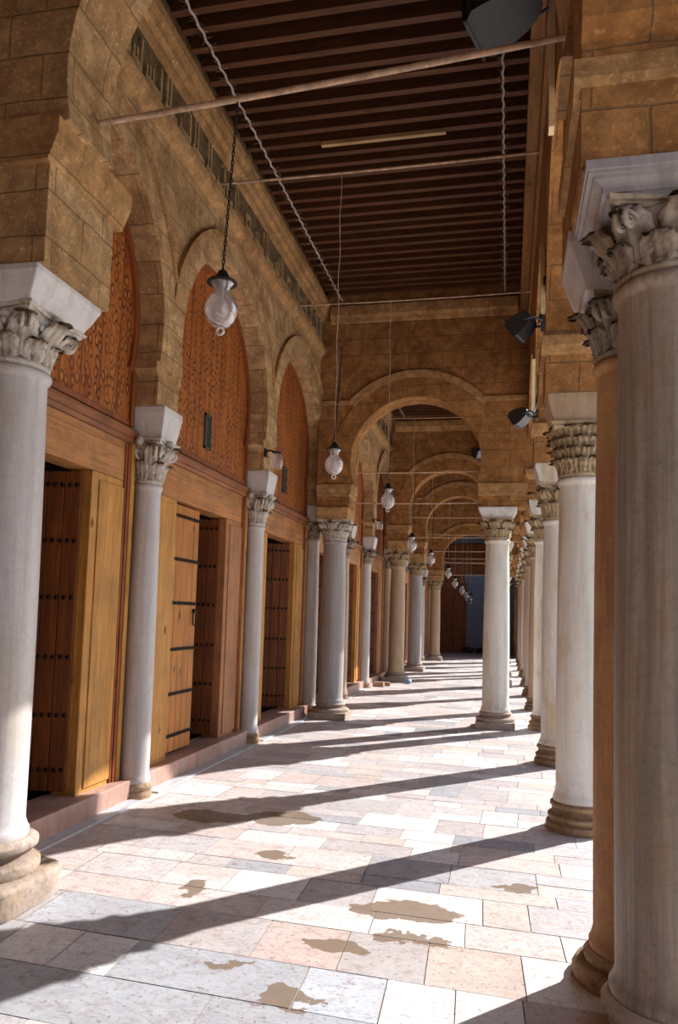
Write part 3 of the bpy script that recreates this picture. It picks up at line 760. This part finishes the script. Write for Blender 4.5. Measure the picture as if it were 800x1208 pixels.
# ------------------------------------------------------------------ right arcade
RW0, RW1 = .27, .87
def right_wall():
    zpb = 3.40; poly = [(YB, 0), (RY[0] - .3, 0), (RY[0] - .3, zpb)]  # unseen solid stretch behind the viewer, added to cut the light there
    ys = RY
    for i, (a, c) in enumerate(zip(ys[:-1], ys[1:])):
        pa = .46 if abs(a - 3.5) < .01 else .24; pc = .46 if abs(c - 3.5) < .01 else .24
        p, q = a + pa, c - pc; m = (p + q) / 2; rr = (q - p) / 2 + .03; zc = 4.02; zs = 3.86
        poly += [(p, zpb), (p, zs - .02)] + arc(m, zc, rr, zs) + [(q, zs - .02), (q, zpb)]
    poly += [(ys[-1] + .3, zpb), (ys[-1] + .3, 0), (YE + .3, 0), (YE + .3, 6.9), (YB, 6.9)]  # far end left solid to shade the floor, in place of a cross wing
    w = struct(B().prism(poly, 'X', RW0, RW1).build('wall_right', M['stone_b']), 'stone arcade wall open to the courtyard on the right', 'wall')
    for y in ys:
        hp = .46 if abs(y - 3.5) < .01 else .24
        B().prism([(y - hp, 3.70), (y - hp - .015, 3.73), (y - hp - .04, 3.77), (y - hp - .04, 3.85), (y + hp + .04, 3.85), (y + hp + .04, 3.77), (y + hp + .015, 3.73), (y + hp, 3.70)], 'X', RW0 - .035, RW1 + .03).build('impost_moulding', M['stone_c'], w)
    for (p, q, x0, x1, z0, z1) in ((YB, YE, .235, .268, 5.95, 6.30),):
        for (a, c) in ((4.13, 11.52), (11.94, 18.69), (19.11, 22.59), (23.01, 28.89)):
            B().box(x0, x1, a, c, z0, z1).build('wall_plate', M['w_plate'], w)
            B().box(.13, .262, a, c, 6.31, 6.60).build('wall_plate', M['w_plate'], w)
    return w
rw = right_wall()
# lintel stone linking the cross arch to the arcade
B().box(.06, .268, TY[0] - .16, TY[0] + .16, 3.30, 3.39).build('tie_slab', M['m_block'], rw)

arc_lab = {1: 'white ochre-stained column with basket capital, just beyond the brown shaft', 2: 'white marble arcade column, second beyond the brown shaft',
           3: 'white marble arcade column level with the large cross arch'}
for i, y in enumerate(RY[2:]):
    column((RXC, y), arc_lab.get(i + 1, 'arcade column on the courtyard side, %s beyond the brown shaft' % ORD[i]), 'columns along the courtyard side',
           .188, .172, .215, [2.74, 2.76, 2.80][i] if i < 3 else 2.78, 3.17, 3.40, .235 if i else .245,
           ('m_white' if i < 3 else ('m_tan' if i % 2 else 'm_pale'), 'cap_tan', 'base_warm', 'm_white' if i else 'm_tan'), ('round', .255),
           (4, 11, 21, False) if i == 0 else (2, 8, 12, True), (.235, .225, .285, .245, .0))

# front pair on the right
column((.645, 3.27), 'huge streaked grey column filling the right edge of the view', None, .218, .205, .17, 2.985, 3.27, 3.42, .27,
       ('m_front', 'cap_grey', 'base', 'm_grey'), ('foot', .235), (2, 8, 31, True), (.28, .235, .365, .275, .0), stepped=True)
column((.575, 3.77), 'reddish brown shaft squeezed between the huge grey column and the white ones', None, .178, .165, .135, 2.84, 3.13, 3.42, .20,
       ('m_brown', 'cap_grey', 'base_warm', 'm_pale'), ('foot', .265), (2, 8, 32, True), (.24, .20, .32, .235, .0))
# stone pier over the front pair
pier = B()
pier.box(.265, 1.0, 3.02, 4.12, 3.425, 6.7)
wp = pier.build('front_pier', M['stone_b'], rw)
B().prism([(3.02, 3.93), (2.985, 3.95), (2.955, 3.99), (2.955, 4.06), (3.02, 4.08)], 'X', .262, 1.0).build('pier_moulding', M['stone_b'], rw)

# ------------------------------------------------------------------ ceiling
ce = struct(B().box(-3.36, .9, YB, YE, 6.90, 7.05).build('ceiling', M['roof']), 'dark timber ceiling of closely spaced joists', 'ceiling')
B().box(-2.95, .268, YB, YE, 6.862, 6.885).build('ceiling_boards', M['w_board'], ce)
jp = .213; ys = []
y = 4.30
while y < 29: ys.append(y); y += jp
ys = [q for q in ys if not any(abs(q - t) < .30 for t in TY)]
def joist_mesh(q):
    return B().box(-2.84, .13, -.034, .034, 6.63, 6.86)
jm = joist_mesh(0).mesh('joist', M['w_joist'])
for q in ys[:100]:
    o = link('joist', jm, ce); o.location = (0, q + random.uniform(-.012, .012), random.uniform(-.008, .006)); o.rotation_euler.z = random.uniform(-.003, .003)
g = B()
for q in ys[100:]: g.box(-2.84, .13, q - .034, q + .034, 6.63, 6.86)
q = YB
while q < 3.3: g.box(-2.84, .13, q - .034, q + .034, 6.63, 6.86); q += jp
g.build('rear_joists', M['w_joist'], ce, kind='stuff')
# pale batten fixed across two joists
tag(B().box(-2.0, -.68, 7.45, 7.50, 6.575, 6.622).build('ceiling_batten', M['w_batten'], None, .004), 'short pale wooden batten fixed across the dark ceiling joists', 'batten')

# bird-spike ropes along the ceiling
def spike_rope(x, a, c, label, side):
    t = thing('bird_spike_rope', (x, a, 6.60), label, 'bird spike strip', 'bird spike ropes below the ceiling')
    n = int((c - a) / .03); pts = [(.007 * sin(i * 1.1), i * (c - a) / n, .007 * cos(i * 1.1)) for i in range(n + 1)]
    s = B().tube(pts, .012, 6); rr = random.Random(3)
    yy = .04
    while yy < c - a:
        for k in range(4):
            d = Vector((rr.uniform(-1, 1), rr.uniform(-.4, .4), rr.uniform(-.5, .7))).normalized() * .065
            s.tube([(0, yy, 0), (d.x, yy + d.y, d.z)], .0013, 4)
        yy += .10
    s.build('spiked_rope', M['wire'], t)
spike_rope(-2.645, 4.2, 11.5, 'pale twisted bird-spike rope under the left side of the near ceiling', 1)
spike_rope(-.10, 4.2, 11.5, 'thin bird-spike rope under the right side of the near ceiling', -1)
spike_rope(-2.60, 12.0, 18.6, 'bird-spike rope under the ceiling beyond the large cross arch', 1)

# ------------------------------------------------------------------ rods across the gallery
def rod(y, z, x0, x1, r, label, mat='rod', z1=None):
    g = B(); n = 14; z1 = z if z1 is None else z1
    pts = [(x0 + (x1 - x0) * i / n, y, z + (z1 - z) * i / n - .012 * sin(pi * i / n)) for i in range(n + 1)]
    g.tube(pts, r, 10)
    return tag(g.build('cross_rod', M[mat]), label, 'rod', 'rods across the gallery')
rod(3.75, 4.385, -2.33, .262, .0165, 'thick peeling rod across the gallery nearest the front', z1=4.54)
rod(7.007, 5.978, -2.96, .25, .013, 'thin pale rod across the gallery below the middle of the near ceiling')
rod(10.061, 5.954, -2.96, .25, .011, 'thin pale rod in front of the wall above the large cross arch')
for k, y in enumerate(TY):
    up, lo = [(3.87, 3.38), (4.1, 3.6), (4.1, 3.6), (3.7, 3.25)][k]
    nm = ['large', 'second', 'third', 'farthest'][k]
    rod(y, up, -2.45, -.41, .011, 'upper tie rod across the %s cross arch' % nm)
    rod(y, lo, -2.44 if lo > 3.5 or k == 0 else -2.44, -.42, .011, 'lower tie rod across the %s cross arch' % nm)
for k, y in enumerate((32.0, 34.2)): rod(y, 4.1, -2.9, .26, .02, 'rod high across the gallery in front of the end wall, %s' % ('nearer' if k == 0 else 'farther'))

# ------------------------------------------------------------------ hanging glass lamps
def lamp_proto():
    """glass vase lamp; origin at the top of the cap; total drop about .42 at scale 1"""
    t = thing('hanging_lamp', (0, 0, 0), 'x', 'lamp')
    out = [(.030, -.385), (.060, -.375), (.092, -.345), (.114, -.300), (.122, -.258), (.114, -.210), (.088, -.168), (.060, -.140), (.054, -.115), (.062, -.090), (.084, -.062), (.092, -.055)]
    inn = [(q - .005, z) for q, z in out[::-1]]
    gg = B().lathe(out + inn, n=32, cap=False).build('glass_globe', M['glass'], t)
    B().lathe([(.100, -.062), (.112, -.060), (.108, -.048), (.080, -.035), (.050, -.015), (.040, .012), (.030, .03), (.012, .042), (.008, .05)], n=28).build('cap', M['iron'], t)
    pts = [(.026 * sin(q), 0, -.415 + .026 * cos(q)) for q in [2 * pi * i / 18 for i in range(19)]]
    B().tube(pts, .008, 8).build('pull_ring', M['bulb'], t)
    g = B(); g.lathe([(.004, -.27), (.022, -.262), (.032, -.235), (.030, -.21), (.018, -.18), (.014, -.15), (.014, -.06)], n=14); g.build('bulb', M['bulb'], gg)
    return t
LP = lamp_proto()
def chain(x0, y0, z0, x1, y1, z1, links=True):
    g = B(); a, c = Vector((x0, y0, z0)), Vector((x1, y1, z1)); L = (c - a).length
    if links:
        n = max(2, int(L / .034)); d = (c - a) / n
        for i in range(n):
            o = a + d * (i + .5)
            pts = []
            for k in range(11):
                q = 2 * pi * k / 10; w = .009 * sin(q); h = .023 * cos(q)
                pts.append(o + Vector((w if i % 2 else 0, 0 if i % 2 else w, h)))
            g.tube(pts, .0045, 5, False)
    else:
        n = max(8, int(L / .05))
        g.tube([a + (c - a) * (i / n) + Vector((.008 * sin(i * .37), 0, 0)) for i in range(n + 1)], .0055, 6)
    return g
def lamp(x, y, ztop, xr, yr, zr, sc, label, first=False, links=False):
    t = LP if first else copy_tree(LP)
    t['label'] = label; t['group'] = 'hanging glass lamps'
    t.location = (x, y, ztop); t.scale = (sc, sc, sc)
    g = chain((xr - x) / sc, (yr - y) / sc, (zr - ztop) / sc, 0, 0, .05, links)
    g.build('chain' if links else 'cord', M['iron'] if links else M['wire'], t)
    return t
lamp(-1.535, 3.75, 3.42, -1.49, 3.75, 4.405, .75, 'large glass lamp with dark cap on a chain from the thick front rod', True, True)
lamp(-1.645, 7.007, 3.225, -1.66, 7.007, 5.965, .74, 'glass lamp hanging before the wall left of the large cross arch')
lamp(-1.60, 10.061, 3.36, -1.63, 10.061, 5.94, .80, 'small glass lamp hanging inside the left of the large cross arch')
lamp(-2.21, 17.6, 3.52, -2.21, 17.6, 6.3, 1.0, 'glass lamp hanging beside the second inner column on the left')
lamp(-2.15, 21.6, 3.50, -2.15, 21.6, 6.3, 1.0, 'glass lamp hanging between the second and third cross arches')
zz = [3.35, 3.12, 2.9, 2.72, 2.62]
for k, (px, yy) in enumerate(((-2.10, 27.4), (-2.05, 30.2), (-1.85, 31.7), (-1.74, 33.0), (-1.60, 34.2))):
    lamp(px, yy, zz[k] + .1, px, yy, 6.5, 1.0, 'tiny far lamp before the blue end wall, %s in the descending line' % ORD[k])
for k, yy in enumerate((17.6, 21.6)):
    rod(yy, 6.3, -2.96, .26, .012, 'high thin rod carrying the lamp %s the second cross arch' % ('before' if k == 0 else 'after'))

# wall lanterns on brackets
def wall_lantern(y, z, label):
    t = thing('wall_lantern', (FX, y, z), label, 'lantern', 'wall lanterns above the columns')
    B().tube([(0, 0, .02), (.06, .0, .05), (.12, 0, .03), (.15, 0, 0)], .012, 8).box(0, .02, -.04, .04, -.03, .07).build('bracket', M['iron'], t)
    g = B(); g.lathe([(.03, .03), (.05, .01), (.075, -.05), (.08, -.12), (.07, -.18)], .16, 0, 20, cap=False); g.build('glass_shade', M['glass'], t)
    B().lathe([(.02, .035), (.055, .025), (.058, .005), (.03, .0)], .16, 0, 20).build('cap', M['iron'], t)
    return t
wall_lantern(8.87, 3.56, 'small glass wall lantern above the column between second and third doorways')
wall_lantern(16.6, 3.7, 'small glass wall lantern beyond the large cross arch')

# ------------------------------------------------------------------ floodlights and conduits
def floodlight(loc, aim, sc, label):
    """half-round black housing with a glass front, yoke and wall plate; local -X is the direction of the beam"""
    t = thing('floodlight', loc, label, 'floodlight', 'black floodlights on the courtyard wall')
    R = Matrix.Rotation(aim[0], 4, 'Z') @ Matrix.Rotation(aim[1], 4, 'Y') @ Matrix.Rotation(aim[2], 4, 'X')
    def rot(b):
        b.v = [tuple((R @ (Vector(p) * sc)) + Vector((-.17 * sc - .06, 0, 0))) for p in b.v]; return b
    prof = [(-.17, -.10), (-.17, .10), (-.13, .125)] + [(-.13 + .27 * sin(q), .125 * cos(q)) for q in [pi * i / 14 for i in range(1, 14)]] + [(-.13, -.125)]
    hs = rot(B().prism(prof, 'Y', -.155, .155)).build('housing', M['black'], t, .008)
    g = B(); g.box(-.182, -.168, -.165, .165, -.112, -.092); g.box(-.182, -.168, -.165, .165, .092, .112); g.box(-.182, -.168, -.165, -.14, -.112, .112); g.box(-.182, -.168, .14, .165, -.112, .112)
    for k in (-.07, .07): g.box(-.19, -.15, .155, .172, k - .015, k + .015)
    rot(g).build('front_frame', M['black'], hs)
    rot(B().box(-.176, -.171, -.14, .14, -.092, .092)).build('front_glass', M['lens'], hs)
    y = B(); q = .175 * sc
    o = Vector((-.17 * sc - .06, 0, 0))
    for sd in (-1, 1): y.tube([o + Vector((0, sd * q, 0)), o + Vector((.12 * sc, sd * q, .02)), (-.02, sd * q * .6, .0)], .011, 6)
    y.box(-.03, -.004, -q * .65, q * .65, -.04, .04); y.build('yoke', M['black'], t)
    y = B()
    for k in range(3):
        y.tube([(-.05, .05 - .04 * k, .02), (-.02, .10, .10 + .03 * k), (-.008, .06, .24), (-.006, .02 + .03 * k, .40)], .006, 6)
    y.build('cable', M['cable'], t)
    return t
floodlight((.262, 4.90, 5.80), (-.35, radians(-12), radians(78)), 1.5, 'large black floodlight high at the near end of the ceiling')
floodlight((.262, 6.10, 3.97), (-.35, radians(-38), 0), .62, 'black floodlight on the wall beside the first white arcade column')
floodlight((.262, 7.15, 3.50), (-.35, radians(-30), 0), .55, 'smaller black floodlight at the string course right of the large arch')
floodlight((-.72, TY[1] - TW - .055, 5.62), (.6, radians(-30), 0), 1.0, 'black floodlight seen through the right of the large cross arch').rotation_euler.z = pi / 2
def conduit(y, z0, z1, dy, label):
    g = B(); n = 8
    for i in range(n):
        a, c = i / n, (i + 1) / n
        ya, yc = y + dy * a, y + dy * c; za, zc_ = z0 + (z1 - z0) * a, z0 + (z1 - z0) * c
        g.add([(.228, ya - .05, za), (.264, ya - .05, za), (.264, ya + .05, za), (.228, ya + .05, za), (.228, yc - .05, zc_), (.264, yc - .05, zc_), (.264, yc + .05, zc_), (.228, yc + .05, zc_)],
              [(0, 1, 5, 4), (1, 2, 6, 5), (2, 3, 7, 6), (3, 0, 4, 7)] + ([(0, 3, 2, 1)] if i == 0 else []) + ([(4, 5, 6, 7)] if i == n - 1 else []))
    tag(g.build('cable_conduit', M['cream']), label, 'conduit', 'cream cable conduits on the courtyard wall')
conduit(4.98, 4.85, 5.9, 0, 'cream cable conduit beside the large black floodlight')
conduit(6.08, 4.06, 4.75, .3, 'cream cable conduit above the floodlight by the first white column')
conduit(8.5, 3.9, 4.45, -.1, 'cream cable conduit right of the wall over the large cross arch')

# ------------------------------------------------------------------ ends
struct(B().box(-3.4, 1.0, YE, YE + .3, 0, 6.9).build('wall_back', M['plaster']), 'bluish plastered wall closing the far end of the gallery', 'wall')
d = struct(thing('door_90', (0, 0, 0), '', ''), 'dark wooden panelling left of the blue end wall, dark band added above', 'door')
g = B(); g.box(-3.3, -2.06, YE - .10, YE - .005, 0, 5.2); g.box(-2.06, .9, YE - .10, YE - .005, 3.75, 5.2); g.build('panel', M['w_red'], d, .01)  # upper band is a dark sheet added for the darkness above the end wall
g = B(); g.box(-2.08, -1.94, YE - .16, YE - .005, 0, 3.4); g.box(-2.6, -2.5, YE - .14, YE - .10, 0, 3.2); g.build('post', M['w_dleaf'], d, .01)
struct(B().box(-3.4, 1.0, YB - .3, YB, 0, 6.9).build('wall_front', M['stone']), 'stone wall closing the gallery behind the viewer', 'wall')
for k, (x, s) in enumerate(((-1.78, .27), (-1.20, .24), (-.62, .28))):
    g = B(); g.ball((0, 0, s * .42), s, s * .7, s * .5, 14, 9); g.rough(.09, 4.0, 3.1 * k)
    o = g.build('dark_bundle', M['sack']); o.location = (x, YE - .6, .02)
    tag(o, 'dark bundle on the floor before the blue end wall, %s from the left' % ORD[k], 'bundle', 'dark bundles at the far wall')
g = B(); g.ball((0, 0, .05), .10, .09, .055, 12, 7); g.rough(.03, 9, 1.0); o = g.build('crumpled_bag', M['bag']); o.location = (-2.33, 18.45, 0)
tag(o, 'small crumpled blue and white bag on the floor by the brownish column', 'bag')
for k, (x, y, s) in enumerate(((-2.86, 17.3, .13), (-2.72, 17.55, .10))):
    g = B(); g.frust(-s, s, -s * .7, s * .7, 0, -s * .8, s * .9, -s * .6, s * .55, s * .8); g.rough(.015, 8, k); o = g.build('stone_fragment', M['base_warm'], None, .012); o.location = (x, y, 0.002)
    tag(o, ('larger' if k == 0 else 'smaller') + ' brown stone fragment on the floor beside the far wall column', 'stone', 'stone fragments on the floor')

# ------------------------------------------------------------------ light
sun = bpy.data.lights.new('sun', 'SUN'); so = bpy.data.objects.new('sun', sun); COL.objects.link(so)
el = radians(38.4); hd = Vector((-.66, -.752)).normalized()
dirv = Vector((hd.x * cos(el), hd.y * cos(el), -sin(el)))
so.rotation_euler = dirv.to_track_quat('-Z', 'Y').to_euler(); so.location = (12, 18, 14)
sun.energy = 6.4; sun.angle = radians(.53); sun.color = (1.0, .965, .93)
wd = bpy.data.worlds.new('world'); SC.world = wd; wd.use_nodes = True
nt = wd.node_tree; nt.nodes.clear()
sky = nt.nodes.new('ShaderNodeTexSky'); sky.sky_type = 'NISHITA'; sky.sun_disc = False
sky.sun_elevation = el; sky.sun_rotation = atan2(-hd.x, -hd.y); sky.altitude = 60; sky.dust_density = 1.5
bg = nt.nodes.new('ShaderNodeBackground'); ow = nt.nodes.new('ShaderNodeOutputWorld')
bg.inputs[1].default_value = .13
nt.links.new(sky.outputs[0], bg.inputs[0]); nt.links.new(bg.outputs[0], ow.inputs[0])

# ------------------------------------------------------------------ camera
cam = bpy.data.cameras.new('camera'); co = bpy.data.objects.new('camera', cam); COL.objects.link(co); SC.camera = co
f, yaw, pit, rol, cy = 895.372, radians(12.631), radians(4.591), radians(1.71), 653.425
D = Vector((-sin(yaw) * cos(pit), cos(yaw) * cos(pit), sin(pit))); Rr = Vector((cos(yaw), sin(yaw), 0)); U = Rr.cross(D)
R2 = Rr * cos(rol) + U * sin(rol); U2 = -Rr * sin(rol) + U * cos(rol)
co.matrix_world = Matrix(((R2.x, U2.x, -D.x, 0), (R2.y, U2.y, -D.y, 0), (R2.z, U2.z, -D.z, 1.6), (0, 0, 0, 1)))
cam.sensor_width = 36; cam.lens = f / 1208 * 36; cam.shift_y = (cy - 604) / 1208; cam.clip_start = .05; cam.clip_end = 300

vs = SC.view_settings
SC.display_settings.display_device = 'sRGB'
vs.view_transform = 'Standard'; vs.look = 'None'; vs.gamma = 1.0; vs.use_curve_mapping = False
vs.exposure = .38
SC.cycles.max_bounces = 10; SC.cycles.diffuse_bounces = 6; SC.cycles.transparent_max_bounces = 16
SC.cycles.sample_clamp_indirect = 6.0
